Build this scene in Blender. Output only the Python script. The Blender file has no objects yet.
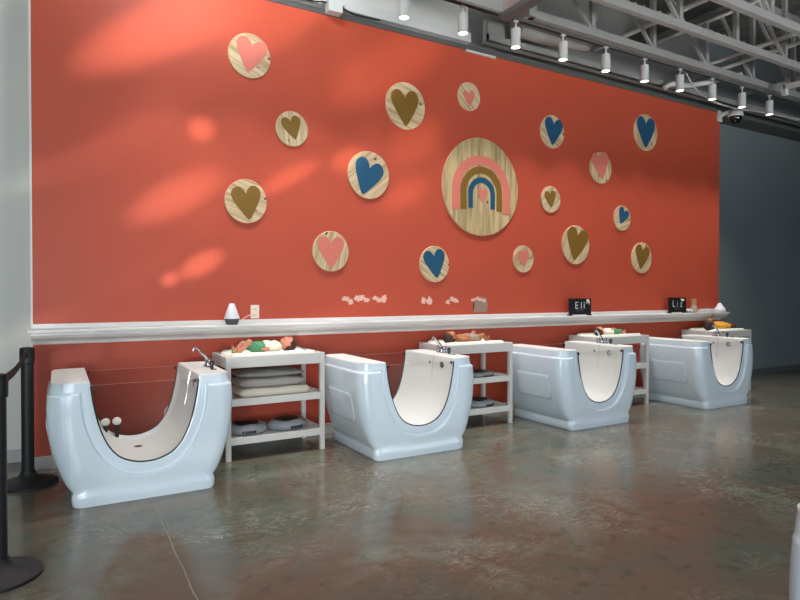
import bpy, bmesh, math, random
from mathutils import Vector, Matrix
random.seed(7)
PI = math.pi
COL = bpy.context.scene.collection

# ------------------------------------------------------------------ materials
def srgb(r, g, b):
    f = lambda c: (c/255/12.92) if c/255 <= .04045 else ((c/255+.055)/1.055)**2.4
    return (f(r), f(g), f(b), 1)
def mat(name, rgb, rough=.5, metal=0, spec=.5, noise=0, nscale=8, bump=0, bscale=40, coat=0, emit=None, estr=0):
    m = bpy.data.materials.new(name); m.use_nodes = True
    nt = m.node_tree; b = nt.nodes['Principled BSDF']
    c = srgb(*rgb)
    b.inputs['Base Color'].default_value = c
    b.inputs['Roughness'].default_value = rough
    b.inputs['Metallic'].default_value = metal
    b.inputs['Specular IOR Level'].default_value = spec
    b.inputs['Coat Weight'].default_value = coat
    b.inputs['Coat Roughness'].default_value = .08
    tc = nt.nodes.new('ShaderNodeTexCoord')
    if noise:
        n = nt.nodes.new('ShaderNodeTexNoise'); n.inputs['Scale'].default_value = nscale; n.inputs['Detail'].default_value = 4
        nt.links.new(tc.outputs['Object'], n.inputs['Vector'])
        r = nt.nodes.new('ShaderNodeValToRGB')
        r.color_ramp.elements[0].position = .3; r.color_ramp.elements[1].position = .7
        r.color_ramp.elements[0].color = tuple(c[i]*(1-noise) for i in range(3))+(1,)
        r.color_ramp.elements[1].color = tuple(min(1, c[i]*(1+noise)) for i in range(3))+(1,)
        nt.links.new(n.outputs['Fac'], r.inputs['Fac']); nt.links.new(r.outputs['Color'], b.inputs['Base Color'])
    if bump:
        n = nt.nodes.new('ShaderNodeTexNoise'); n.inputs['Scale'].default_value = bscale; n.inputs['Detail'].default_value = 3
        nt.links.new(tc.outputs['Object'], n.inputs['Vector'])
        bp = nt.nodes.new('ShaderNodeBump'); bp.inputs['Strength'].default_value = bump; bp.inputs['Distance'].default_value = .01
        nt.links.new(n.outputs['Fac'], bp.inputs['Height']); nt.links.new(bp.outputs['Normal'], b.inputs['Normal'])
    if emit:
        b.inputs['Emission Color'].default_value = srgb(*emit); b.inputs['Emission Strength'].default_value = estr
    return m

def wood_mat(name, base, dark, rnd=True):
    m = bpy.data.materials.new(name); m.use_nodes = True
    nt = m.node_tree; N = nt.nodes.new; L = nt.links.new; b = nt.nodes['Principled BSDF']
    tc = N('ShaderNodeTexCoord'); mp = N('ShaderNodeMapping'); L(tc.outputs['Object'], mp.inputs['Vector'])
    if rnd:
        oi = N('ShaderNodeObjectInfo'); mu = N('ShaderNodeMath'); mu.operation = 'MULTIPLY'; mu.inputs[1].default_value = 3.1
        L(oi.outputs['Random'], mu.inputs[0]); cb = N('ShaderNodeCombineXYZ'); L(mu.outputs[0], cb.inputs['Y']); L(cb.outputs[0], mp.inputs['Rotation'])
        L(cb.outputs[0], mp.inputs['Location'])
    sc = N('ShaderNodeMapping'); sc.inputs['Scale'].default_value = (1, 1, .06); L(mp.outputs[0], sc.inputs['Vector'])
    n = N('ShaderNodeTexNoise'); n.inputs['Scale'].default_value = 28; n.inputs['Detail'].default_value = 6; n.inputs['Distortion'].default_value = .6
    L(sc.outputs[0], n.inputs['Vector'])
    r = N('ShaderNodeValToRGB'); r.color_ramp.elements[0].position = .34; r.color_ramp.elements[1].position = .6
    r.color_ramp.elements[0].color = srgb(*dark); r.color_ramp.elements[1].color = srgb(*base); L(n.outputs['Fac'], r.inputs['Fac'])
    # knots
    v = N('ShaderNodeTexVoronoi'); v.inputs['Scale'].default_value = 5.5; ks = N('ShaderNodeMapping'); ks.inputs['Scale'].default_value = (1, 0, .6); L(mp.outputs[0], ks.inputs['Vector']); L(ks.outputs[0], v.inputs['Vector'])
    k = N('ShaderNodeValToRGB'); k.color_ramp.elements[0].position = .05; k.color_ramp.elements[1].position = .09
    k.color_ramp.elements[0].color = (.12, .07, .04, 1); k.color_ramp.elements[1].color = (1, 1, 1, 1); L(v.outputs['Distance'], k.inputs['Fac'])
    mx = N('ShaderNodeMix'); mx.data_type = 'RGBA'; mx.blend_type = 'MULTIPLY'; mx.inputs['Factor'].default_value = 1
    L(r.outputs[0], mx.inputs['A']); L(k.outputs[0], mx.inputs['B']); L(mx.outputs['Result'], b.inputs['Base Color'])
    b.inputs['Roughness'].default_value = .6
    return m

def floor_mat():
    m = bpy.data.materials.new('polished_concrete'); m.use_nodes = True
    nt = m.node_tree; N = nt.nodes.new; L = nt.links.new; b = nt.nodes['Principled BSDF']
    tc = N('ShaderNodeTexCoord')
    n1 = N('ShaderNodeTexNoise'); n1.inputs['Scale'].default_value = .9; n1.inputs['Detail'].default_value = 8; n1.inputs['Roughness'].default_value = .62; n1.inputs['Distortion'].default_value = .7
    L(tc.outputs['Object'], n1.inputs['Vector'])
    r = N('ShaderNodeValToRGB'); e = r.color_ramp.elements
    e[0].position = .3; e[0].color = srgb(76, 79, 69); e[1].position = .72; e[1].color = srgb(130, 131, 116)
    x = e.new(.42); x.color = srgb(97, 99, 86); x = e.new(.52); x.color = srgb(107, 95, 81); x = e.new(.6); x.color = srgb(112, 113, 98)
    L(n1.outputs['Fac'], r.inputs['Fac'])
    # light trowel streaks
    mp = N('ShaderNodeMapping'); mp.inputs['Scale'].default_value = (1, 2.1, 1); mp.inputs['Rotation'].default_value = (0, 0, .5); L(tc.outputs['Object'], mp.inputs['Vector'])
    n2 = N('ShaderNodeTexNoise'); n2.inputs['Scale'].default_value = 3.2; n2.inputs['Detail'].default_value = 9; n2.inputs['Roughness'].default_value = .7; n2.inputs['Distortion'].default_value = 1.6
    L(mp.outputs[0], n2.inputs['Vector'])
    r2 = N('ShaderNodeValToRGB'); e = r2.color_ramp.elements
    e[0].position = .485; e[0].color = (0, 0, 0, 1); e[1].position = .515; e[1].color = (0, 0, 0, 1); x = e.new(.5); x.color = (1, 1, 1, 1)
    L(n2.outputs['Fac'], r2.inputs['Fac'])
    n3 = N('ShaderNodeTexNoise'); n3.inputs['Scale'].default_value = 1.3; n3.inputs['Detail'].default_value = 3; L(tc.outputs['Object'], n3.inputs['Vector'])
    r3 = N('ShaderNodeValToRGB'); r3.color_ramp.elements[0].position = .45; r3.color_ramp.elements[1].position = .65; L(n3.outputs['Fac'], r3.inputs['Fac'])
    mu = N('ShaderNodeMath'); mu.operation = 'MULTIPLY'; L(r2.outputs[0], mu.inputs[0]); L(r3.outputs[0], mu.inputs[1])
    m2 = N('ShaderNodeMath'); m2.operation = 'MULTIPLY'; m2.inputs[1].default_value = .6; L(mu.outputs[0], m2.inputs[0])
    mx = N('ShaderNodeMix'); mx.data_type = 'RGBA'; L(m2.outputs[0], mx.inputs['Factor']); L(r.outputs[0], mx.inputs['A']); mx.inputs['B'].default_value = srgb(205, 196, 180)
    # dark specks
    n4 = N('ShaderNodeTexNoise'); n4.inputs['Scale'].default_value = 9; n4.inputs['Detail'].default_value = 6; L(tc.outputs['Object'], n4.inputs['Vector'])
    r4 = N('ShaderNodeValToRGB'); r4.color_ramp.elements[0].position = .3; r4.color_ramp.elements[0].color = (.74, .73, .72, 1); r4.color_ramp.elements[1].position = .45; r4.color_ramp.elements[1].color = (1, 1, 1, 1)
    L(n4.outputs['Fac'], r4.inputs['Fac'])
    mm = N('ShaderNodeMix'); mm.data_type = 'RGBA'; mm.blend_type = 'MULTIPLY'; mm.inputs['Factor'].default_value = 1
    L(mx.outputs['Result'], mm.inputs['A']); L(r4.outputs[0], mm.inputs['B']); L(mm.outputs['Result'], b.inputs['Base Color'])
    rr = N('ShaderNodeMapRange'); rr.inputs['To Min'].default_value = .08; rr.inputs['To Max'].default_value = .27; L(n2.outputs['Fac'], rr.inputs['Value']); L(rr.outputs[0], b.inputs['Roughness'])
    b.inputs['Specular IOR Level'].default_value = .36
    bp = N('ShaderNodeBump'); bp.inputs['Strength'].default_value = .12; bp.inputs['Distance'].default_value = .01; L(n1.outputs['Fac'], bp.inputs['Height']); L(bp.outputs[0], b.inputs['Normal'])
    return m

def glass_mat():
    m = bpy.data.materials.new('clear_acrylic'); m.use_nodes = True
    nt = m.node_tree; N = nt.nodes.new; L = nt.links.new
    for n in list(nt.nodes):
        if n.type == 'BSDF_PRINCIPLED': nt.nodes.remove(n)
    out = [n for n in nt.nodes if n.type == 'OUTPUT_MATERIAL'][0]
    t = N('ShaderNodeBsdfTransparent'); t.inputs[0].default_value = (.955, .955, .955, 1)
    g = N('ShaderNodeBsdfGlossy'); g.inputs['Roughness'].default_value = .02
    lw = N('ShaderNodeLayerWeight'); lw.inputs['Blend'].default_value = .5
    pw = N('ShaderNodeMath'); pw.operation = 'POWER'; pw.inputs[1].default_value = 5; L(lw.outputs['Facing'], pw.inputs[0])
    ma = N('ShaderNodeMath'); ma.operation = 'MULTIPLY_ADD'; ma.inputs[1].default_value = .5; ma.inputs[2].default_value = .012; L(pw.outputs[0], ma.inputs[0])
    mx = N('ShaderNodeMixShader'); L(ma.outputs[0], mx.inputs[0]); L(t.outputs[0], mx.inputs[1]); L(g.outputs[0], mx.inputs[2]); L(mx.outputs[0], out.inputs[0])
    return m

M = dict(
    red=mat('coral_red_paint', (182, 72, 46), .55, noise=.05, nscale=1.2, bump=.05, bscale=120),
    greyl=mat('light_grey_paint', (204, 203, 196), .7, noise=.03, nscale=1),
    greyr=mat('grey_paint_dimmed', (112, 119, 121), .75, noise=.04, nscale=1),  # same grey, darkened to paint in the light falloff at the right
    white=mat('white_trim_paint', (214, 212, 208), .4),
    tub=mat('tub_acrylic', (222, 234, 242), .16, spec=.55, coat=.3),
    tubin=mat('tub_acrylic_inner', (228, 230, 226), .42, spec=.4, coat=0),
    gasket=mat('black_rubber', (22, 26, 28), .5),
    glass=glass_mat(),
    glassedge=mat('acrylic_edge_glow', (235, 205, 195), .2, emit=(235, 205, 195), estr=.12),  # faint emission paints a lit line on the pane's top edge
    chrome=mat('chrome', (190, 192, 195), .12, metal=1),
    darkmetal=mat('dark_metal', (70, 68, 66), .25, metal=.9),
    table=mat('white_lacquer', (218, 213, 206), .4),
    pad=mat('changing_pad_vinyl', (232, 230, 218), .45, bump=.1, bscale=20),
    cushg=mat('grey_cushion_fabric', (172, 166, 160), .85, bump=.2, bscale=90),
    cushc=mat('cream_cushion_fabric', (222, 212, 192), .85, bump=.2, bscale=90),
    ring=mat('pale_ring_vinyl', (152, 156, 160), .35, noise=.15, nscale=20),
    towel=mat('white_towel', (210, 208, 204), .9, bump=.4, bscale=120),
    black=mat('black_plastic', (16, 17, 18), .45),
    blackm=mat('black_powdercoat', (20, 20, 22), .55),
    belt=mat('dark_belt_webbing', (34, 24, 26), .8, bump=.3, bscale=300),
    wood=wood_mat('pine_disc', (206, 182, 146), (164, 136, 100)),
    woodb=wood_mat('pine_plank_disc', (196, 170, 124), (140, 118, 80), False),
    woodedge=mat('pine_edge', (214, 178, 140), .6, noise=.1, nscale=30),
    olive=mat('olive_gold_paint', (120, 86, 10), .6),
    blue=mat('teal_blue_paint', (12, 74, 104), .55),
    coral=mat('coral_pink_paint', (206, 112, 96), .6),
    steel=mat('painted_steel', (134, 134, 130), .6, noise=.06, nscale=3),
    steeld=mat('dark_painted_steel', (82, 82, 80), .6, noise=.06, nscale=3),
    deck=mat('roof_deck', (96, 94, 88), .75, noise=.12, nscale=2),
    lamp=mat('lamp_white', (196, 196, 192), .4),
    lens=mat('lamp_lens', (255, 250, 240), .4, emit=(255, 248, 235), estr=5),
    diffw=mat('frosted_cone', (226, 226, 232), .35),
    diffg=mat('dark_grey_base', (72, 76, 80), .6, noise=.1, nscale=60),
    outlet=mat('outlet_plastic', (226, 214, 196), .4),
    slot=mat('outlet_slots', (70, 60, 55), .6),
    chalk=mat('white_lettering', (214, 216, 220), .7),
    scuff=mat('bare_plaster', (226, 176, 160), .9, noise=.25, nscale=70),
    scuffg=mat('grey_plaster', (150, 122, 108), .9, noise=.25, nscale=60),
    dome=mat('dome_glass', (10, 10, 12), .08, coat=.6),
    cork=mat('cork_stopper', (190, 142, 100), .8, noise=.2, nscale=90),
    bottle=mat('bottle_body', (176, 150, 136), .3),
    greenery=mat('greenery', (96, 112, 84), .8, noise=.3, nscale=60),
    toy=mat('green_yellow_toy', (158, 160, 48), .5, noise=.35, nscale=50),
    skin_l=mat('doll_skin_light', (206, 134, 108), .5),
    skin_b=mat('doll_skin_brown', (176, 110, 66), .5),
    skin_d=mat('doll_skin_dark', (104, 62, 40), .5),
    hair_b=mat('doll_hair_brown', (64, 36, 26), .7, bump=.4, bscale=160),
    hair_d=mat('doll_hair_dark', (38, 22, 18), .7, bump=.4, bscale=160),
    green=mat('green_knit', (84, 148, 104), .9, bump=.4, bscale=150),
    cream=mat('cream_cotton', (234, 224, 204), .9, bump=.2, bscale=120),
    mint=mat('pale_mint_cotton', (206, 226, 212), .9, bump=.2, bscale=120),
    greyc=mat('grey_cotton', (150, 142, 130), .9, bump=.2, bscale=120),
    orange=mat('orange_cotton', (224, 158, 44), .85, bump=.2, bscale=120),
    eye=mat('doll_eye', (20, 14, 12), .2),
    lip=mat('doll_lip', (176, 84, 78), .5),
    cord=mat('white_cord', (226, 190, 175), .5),
    plug=mat('white_jet', (232, 226, 220), .35),
    floor=floor_mat(),
)

# ------------------------------------------------------------------ helpers
def link(me, name, m, parent=None, loc=(0, 0, 0), rot=(0, 0, 0), smooth=None):
    o = bpy.data.objects.new(name, me); COL.objects.link(o)
    for k in (m if isinstance(m, (list, tuple)) else [m]):
        me.materials.append(k)
    if smooth is not None:
        for p in me.polygons: p.use_smooth = True
        me.set_sharp_from_angle(angle=math.radians(smooth))
    o.location = loc; o.rotation_euler = rot
    if parent: o.parent = parent
    return o
def obj(name, bm, m, parent=None, loc=(0, 0, 0), rot=(0, 0, 0), smooth=None):
    bmesh.ops.recalc_face_normals(bm, faces=bm.faces)
    me = bpy.data.meshes.new(name); bm.to_mesh(me); bm.free()
    return link(me, name, m, parent, loc, rot, smooth)
def thing(name, label, cat, loc=(0, 0, 0), rotz=0, group=None):
    o = bpy.data.objects.new(name, None); COL.objects.link(o); o.empty_display_size = .1
    o.location = loc; o.rotation_euler = (0, 0, rotz)
    return tag(o, label, cat, group)
def tag(o, label, cat, group=None):
    o['label'] = label; o['category'] = cat
    if group: o['group'] = group
    return o
def struct(name, bm, m, **k):
    o = obj(name, bm, m, **k); o['kind'] = 'structure'; return o
def dup(root, loc, label, rotz=None, group=None):
    r = root.copy(); COL.objects.link(r); r.location = loc; r['label'] = label
    if rotz is not None: r.rotation_euler = (0, 0, rotz)
    if group: r['group'] = group
    for ch in list(root.children):
        c = ch.copy(); COL.objects.link(c); c.parent = r
        for g in list(ch.children):
            d = g.copy(); COL.objects.link(d); d.parent = c
    return r
def box(bm, x0, x1, y0, y1, z0, z1, bev=0, seg=2):
    r = bmesh.ops.create_cube(bm, size=1, matrix=Matrix.Translation(((x0+x1)/2, (y0+y1)/2, (z0+z1)/2)) @ Matrix.Diagonal((x1-x0, y1-y0, z1-z0, 1)))
    if bev:
        vs = set(r['verts']); es = [e for e in bm.edges if e.verts[0] in vs and e.verts[1] in vs]
        bmesh.ops.bevel(bm, geom=es, offset=bev, segments=seg, affect='EDGES', profile=.5)
def bx(*a, **k):
    bm = bmesh.new(); box(bm, *a, **k); return bm
def bar(bm, a, b, w, h=None):
    """rectangular bar from a to b"""
    a = Vector(a); b = Vector(b); d = b-a; h = h or w
    q = d.to_track_quat('Z', 'Y').to_matrix().to_4x4()
    bmesh.ops.create_cube(bm, size=1, matrix=Matrix.Translation((a+b)/2) @ q @ Matrix.Diagonal((w, h, d.length, 1)))
def tube(bm, pts, r, n=10, closed=False, cap=True):
    pts = [Vector(p) for p in pts]; rings = []
    up = None
    for i, p in enumerate(pts):
        t = (pts[min(i+1, len(pts)-1)]-pts[max(i-1, 0)]).normalized()
        if up is None: up = t.orthogonal().normalized()
        else: up = (up-t*up.dot(t)).normalized()
        s = t.cross(up); rr = r[i] if isinstance(r, (list, tuple)) else r
        rings.append([bm.verts.new(p+(up*math.cos(2*PI*k/n)+s*math.sin(2*PI*k/n))*rr) for k in range(n)])
    for a, b in zip(rings, rings[1:]):
        for k in range(n): bm.faces.new((a[k], a[(k+1) % n], b[(k+1) % n], b[k]))
    if cap: bm.faces.new(rings[0][::-1]); bm.faces.new(rings[-1])
def lathe(bm, prof, n=32, mtx=None):
    mtx = mtx or Matrix.Identity(4); rings = []
    for r, z in prof:
        rings.append([bm.verts.new(mtx @ Vector((r*math.cos(2*PI*k/n), r*math.sin(2*PI*k/n), z))) for k in range(n)])
    for a, b in zip(rings, rings[1:]):
        for k in range(n): bm.faces.new((a[k], a[(k+1) % n], b[(k+1) % n], b[k]))
    bm.faces.new(rings[0][::-1]); bm.faces.new(rings[-1])
def ell(bm, c, r, rot=None, u=20, v=14):
    m = Matrix.Translation(c) @ (rot.to_4x4() if rot else Matrix.Identity(4)) @ Matrix.Diagonal((*(r if isinstance(r, tuple) else (r, r, r)), 1))
    bmesh.ops.create_uvsphere(bm, u_segments=u, v_segments=v, radius=1, matrix=m)
def catmull(pts, n):
    out = []
    P = [Vector(p) for p in pts]
    for i in range(len(P)-1):
        a = P[i-1] if i else P[i]*2-P[i+1]; b = P[i]; c = P[i+1]; d = P[i+2] if i+2 < len(P) else P[i+1]*2-P[i]
        for k in range(n):
            t = k/n
            out.append(.5*((2*b)+(c-a)*t+(2*a-5*b+4*c-d)*t*t+(3*b-a-3*c+d)*t**3))
    out.append(P[-1]); return out
def prism(bm, pts2, y0, y1, bev=0):
    """polygon in xz extruded y0 (front) to y1"""
    f = [bm.verts.new((p[0], y0, p[1])) for p in pts2]; b = [bm.verts.new((p[0], y1, p[1])) for p in pts2]
    n = len(pts2); ff = bm.faces.new(f); bm.faces.new(b[::-1])
    for i in range(n): bm.faces.new((f[i], f[(i+1) % n], b[(i+1) % n], b[i]))
    bmesh.ops.triangulate(bm, faces=[x for x in bm.faces if len(x.verts) > 4])
def sstep(x, a, b):
    t = max(0, min(1, (x-a)/(b-a))); return t*t*(3-2*t)

# ------------------------------------------------------------------ room
LX, RX = -5.0, 15.0
struct('floor', bx(LX, RX, -13, .5, -.1, 0), M['floor'])
# one saw-cut joint line running away from the wall
j = bmesh.new()
pts = [(.545+.004*math.sin(k*1.7), -6+k*.12, .0008) for k in range(50)]
for a, b in zip(pts, pts[1:]):
    bmesh.ops.create_cube(j, size=1, matrix=Matrix.Translation(((a[0]+b[0])/2, (a[1]+b[1])/2, .0004)) @ Matrix.Diagonal((.008, .121, .0012, 1)))
struct('trim_1', j, mat('joint_filler', (136, 130, 118), .8, noise=.3, nscale=40))
struct('wall_back', bx(LX, 4.3, .35, .5, 0, 6.0), M['greyl'])
struct('wall_back_middle', bx(4.3, 8.75, .35, .5, 0, 6.0), M['steel'])
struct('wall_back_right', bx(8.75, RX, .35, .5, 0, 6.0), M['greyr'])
struct('wall_accent', bx(-.17, 8.765, 0, .35, 0, 4.14), M['red'])
struct('wall_left', bx(LX-.15, LX, -13, .5, 0, 6), M['greyl'])
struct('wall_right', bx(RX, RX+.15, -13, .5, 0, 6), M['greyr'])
struct('trim_2', bx(-.184, -.17, -.004, .35, 0, 4.14), M['white'])
bb = mat('baseboard_grey', (168, 168, 164), .6)
struct('baseboard_accent', bx(-.19, 8.78, -.014, 0, 0, .105, bev=.004), bb)
struct('baseboard_left', bx(LX, -.17, .335, .35, 0, .105, bev=.004), bb)
struct('baseboard_right', bx(8.765, RX, .335, .35, 0, .1, bev=.004), mat('baseboard_dark', (84, 88, 90), .6))
# corrugated roof deck
bm = bmesh.new(); prof = []; x = LX
while x < RX:
    prof += [(x, 5.62), (x+.07, 5.62), (x+.09, 5.58), (x+.16, 5.58)]; x += .18
vs = [(bm.verts.new((a, -13, z)), bm.verts.new((a, .5, z))) for a, z in prof]
for a, b in zip(vs, vs[1:]): bm.faces.new((a[0], b[0], b[1], a[1]))
struct('ceiling', bm, M['deck'])

# --- roof steel: joists running along the wall
def joist(y, label, x0=LX, x1=RX-.05):
    t = thing('roof_joist', label, 'roof truss', (0, y, 4.35), 0, None)
    b = bmesh.new(); box(b, x0, x1, -.012, .058, 0, .09, bev=.004)
    obj('bottom_chord', b, M['steel'], t)
    b = bmesh.new(); box(b, x0, x1, -.03, .08, 1.1, 1.2); obj('top_chord', b, M['steel'], t)
    x = 4.3 + (y+.62)*.6
    while x > x0+1.1: x -= 1.07
    k = 0
    while x < x1-.1:
        b = bmesh.new(); box(b, x-.03, x+.03, .0, .05, .08, 1.12); obj('web_post', b, M['steel'], t)
        if x+1.07 < x1 and (y > -1 or k % 2):
            b = bmesh.new()
            bar(b, (x+.03, .024, 1.1), (x+1.04, .024, .1), .035)
            obj('web_diagonal', b, M['steel'], t)
        x += 1.07; k += 1
    return t
joist(-.62, 'grey open-web roof truss nearest the red wall, directly above the spotlights', x0=4.4)
joist(-1.25, 'grey open-web roof truss second out from the red wall')
joist(-1.85, 'grey open-web roof truss third out from the red wall')
b = bmesh.new(); box(b, 4.36, 4.47, -.66, -.54, 4.35, 5.6)
tag(obj('ceiling_post', b, M['steel']), 'flat grey steel post at the left end of the truss nearest the red wall', 'post')
for i, (x, z, r, lab) in enumerate([(6.38, 4.72, .03, 'thin pale ceiling pipe above the fifth and sixth spotlights from the right'),
                                    (8.12, 4.68, .028, 'left one of the close pair of pale pipes crossing the trusses'),
                                    (8.3, 4.62, .028, 'right one of the close pair of pale pipes crossing the trusses'),
                                    (7.5, 5.0, .025, 'thin pale pipe high between the trusses, left of the close pair'),
                                    (9.9, 4.7, .03, 'thin pale pipe crossing the trusses at the far right')]):
    b = bmesh.new(); tube(b, [(x, -4.5, z), (x, .3, z)], r, 12)
    tag(obj('ceiling_pipe', b, M['lamp'], smooth=40), lab, 'pipe', 'pipes crossing the roof trusses')
b = bmesh.new(); box(b, 7.1, 7.12, -4.5, .3, 4.9, 5.08); box(b, 7.04, 7.18, -4.5, .3, 4.88, 4.9); box(b, 7.04, 7.18, -4.5, .3, 5.08, 5.1)
tag(obj('ceiling_purlin', b, M['steeld']), 'flat grey purlin crossing above the trusses, left of the close pair of pipes', 'beam')
b = bmesh.new(); box(b, 8.86, 8.94, -2.4, -.86, 4.26, 4.32); box(b, 8.86, 8.94, -.9, -.84, 4.18, 4.33, bev=.005)
tag(obj('ceiling_rail', b, M['lamp']), 'short pale square rail with a capped end near the two rightmost spotlights', 'rail')
# long dark strip painting the shadow band above the red wall, pipe and brackets
b = bmesh.new(); box(b, LX, RX-.05, .0, .34, 4.145, 4.2)
tag(obj('wall_top_shade_strip', b, M['steeld']), 'dark grey strip standing in for shade along the top of the red wall', 'beam')
b = bmesh.new(); box(b, LX, 4.1, .02, .345, 4.25, 4.36, bev=.004); box(b, LX, 4.1, .1, .3, 4.2, 4.25)
tag(obj('ceiling_channel', b, M['lamp']), 'bright pale channel above the left half of the red wall', 'beam')
b = bmesh.new(); box(b, 4.22, RX-.05, -.12, -.1, 4.245, 4.33); box(b, 4.22, RX-.05, -.12, -.02, 4.245, 4.26); box(b, 4.22, 4.25, -.12, -.04, 4.26, 4.5); box(b, 4.25, 4.5, -.09, -.07, 4.33, 4.5)
tag(obj('ceiling_channel', b, M['steel']), 'grey channel beam above the right half of the red wall', 'beam')
t = thing('junction_box', 'small white junction box on the beam above the red wall, left of the first spotlight', 'electrical box', (2.378, -.05, 4.15))
obj('box_body', bx(-.075, .075, -.05, .05, 0, .1, bev=.006), M['lamp'], t); obj('bracket_plate', bx(-.11, .11, -.02, .05, .09, .14), M['lamp'], t)
b = bmesh.new(); tube(b, catmull([(2.9, -.03, 4.21), (2.6, -.04, 4.2), (2.45, -.06, 4.23)], 8), .008, 8); tube(b, catmull([(2.3, -.06, 4.24), (2.1, -.05, 4.22), (1.6, -.03, 4.24), (.6, -.03, 4.23)], 8), .008, 8)
tag(obj('cable', b, M['black'], smooth=60), 'thin dark cable running into the white junction box above the red wall', 'cable')
tag(obj('wall_strip', bx(4.0, 4.42, -.03, -.002, 4.115, 4.138, bev=.004), M['lamp']), 'thin white strip at the top edge of the red wall', 'strip')
# roof curb (inside corner)
b = bmesh.new(); box(b, 2.2, 3.8, -.92, -.88, 4.14, 5.58)
t = thing('roof_curb', 'large pale box-shaped roof curb at the top centre above the spotlights', 'roof curb', (0, 0, 0))
obj('rear_panel', b, M['steel'], t)
b = bmesh.new(); box(b, 3.8, 3.84, -3.2, -.88, 4.14, 5.58); obj('side_panel', b, mat('curb_bounce_tint', (160, 140, 134), .6), t)  # pink tint paints in the bounce from the red wall
b = bmesh.new(); box(b, 3.78, 3.9, -3.2, -.86, 4.09, 4.14); obj('bottom_lip', b, M['steeld'], t)
b = bmesh.new(); tube(b, [(4.5, -.3, 4.42), (4.9, -.3, 4.44), (5.6, -.3, 4.46)], [.13, .15, .13], 20)
tag(obj('duct', b, M['steel'], smooth=40), 'short rounded grey duct behind the third spotlight', 'duct')
b = bmesh.new(); tube(b, catmull([(7.2, -.2, 4.2), (7.35, -.22, 4.27), (7.7, -.25, 4.3), (8.3, -.6, 4.45)], 8), .035, 12)
tag(obj('ceiling_conduit', b, M['lamp'], smooth=50), 'bent white conduit above the red wall between the sixth and seventh spotlights', 'pipe')
b = bmesh.new(); tube(b, catmull([(7.2, -.5, 4.32), (7.6, -.45, 4.12), (8.3, -.4, 4.06), (9.2, -.35, 4.13), (10.4, -.3, 4.2)], 8), .009, 8)
tag(obj('cable', b, M['lamp'], smooth=60), 'thin pale cable drooping behind the rightmost spotlights', 'cable')

# --- spotlights on a track
t = thing('light_track', 'long thin grey track under the nearest roof truss carrying ten spotlights', 'track', (0, -.62, 4.27))
obj('rail', bx(2.2, RX-.1, -.018, .018, 0, .03), M['steeld'], t)
obj('conductor_line', bx(2.2, RX-.1, -.008, .008, -.006, .002), M['black'], t)
obj('hanger', bx(2.3, 2.32, -.01, .01, .03, 1.3), M['steel'], t); obj('hanger', bx(3.5, 3.52, -.01, .01, .03, 1.3), M['steel'], t)
ordn = ['leftmost of the row, above the space between the first two big hearts', 'second from the left', 'third from the left', 'fourth from the left', 'fifth from the left',
        'fifth from the right', 'fourth from the right', 'third from the right', 'second from the right', 'rightmost of the row']
lamp0 = thing('spotlight', 'white cylinder spotlight, ' + ordn[0], 'spotlight', (2.844, -.62, 4.264), 0, 'spotlights on the ceiling track')
b = bmesh.new(); lathe(b, [(.046, -.082), (.05, -.086), (.05, -.268), (.052, -.276), (.045, -.276), (.044, -.262)][::-1], 28); 
obj('housing', b, M['lamp'], lamp0, smooth=35)
b = bmesh.new(); tube(b, [(0, 0, 0), (0, 0, -.085)], .009, 10); box(b, -.03, .03, -.014, .014, -.012, .004); obj('stem', b, M['lamp'], lamp0)
b = bmesh.new(); lathe(b, [(.0445, -.266), (.0445, -.272)], 28); obj('lens', b, M['lens'], lamp0)
for i in range(1, 10): dup(lamp0, (2.844+.681*i, -.62, 4.264), 'white cylinder spotlight hanging from the track, ' + ordn[i])
lamp0['label'] = 'white cylinder spotlight hanging from the track, leftmost of the row'
# --- dome camera
t = thing('security_camera', 'white wall-mounted dome security camera at the top right corner of the red wall', 'camera', (8.74, 0, 4.08))
b = bmesh.new(); box(b, -.05, .05, -.03, 0, -.08, .08, bev=.006); obj('mount_plate', b, M['lamp'], t)
b = bmesh.new(); tube(b, catmull([(0, -.02, 0), (0.02, -.08, .03), (.08, -.16, .05)], 8), .03, 14); obj('arm', b, M['lamp'], t, smooth=50)
mt = Matrix.Translation((.1, -.2, -.02))
b = bmesh.new(); lathe(b, [(.03, .09), (.07, .08), (.1, .05), (.108, .0), (.1, -.02)], 32, mt); obj('housing', b, M['lamp'], t, smooth=40)
b = bmesh.new(); ell(b, (.1, -.2, -.045), (.094, .094, .1)); obj('dome', b, M['dome'], t, smooth=60)

# ------------------------------------------------------------------ long wall shelf
t = thing('wall_ledge', 'long white moulded ledge running the whole width of the red wall', 'shelf', (0, 0, 0))
obj('backsplash', bx(-.175, 8.77, -.018, -.0005, 1.115, 1.155, bev=.003), M['white'], t)
obj('shelf_board', bx(-.205, 8.79, -.165, -.0005, 1.088, 1.115, bev=.008, seg=3), M['white'], t)
b = bmesh.new(); pr = [(-.0005, 1.088), (-.14, 1.088), (-.14, 1.07), (-.125, 1.066), (-.112, 1.05), (-.085, 1.035), (-.05, 1.025), (-.035, 1.01), (-.03, .995), (-.0005, .99)]
A = [b.verts.new((-.18, p[0], p[1])) for p in pr]; B = [b.verts.new((8.775, p[0], p[1])) for p in pr]
b.faces.new(A); b.faces.new(B[::-1])
for i in range(len(pr)): b.faces.new((A[i], A[(i+1) % len(pr)], B[(i+1) % len(pr)], B[i]))
obj('moulding', b, M['white'], t)

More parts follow.
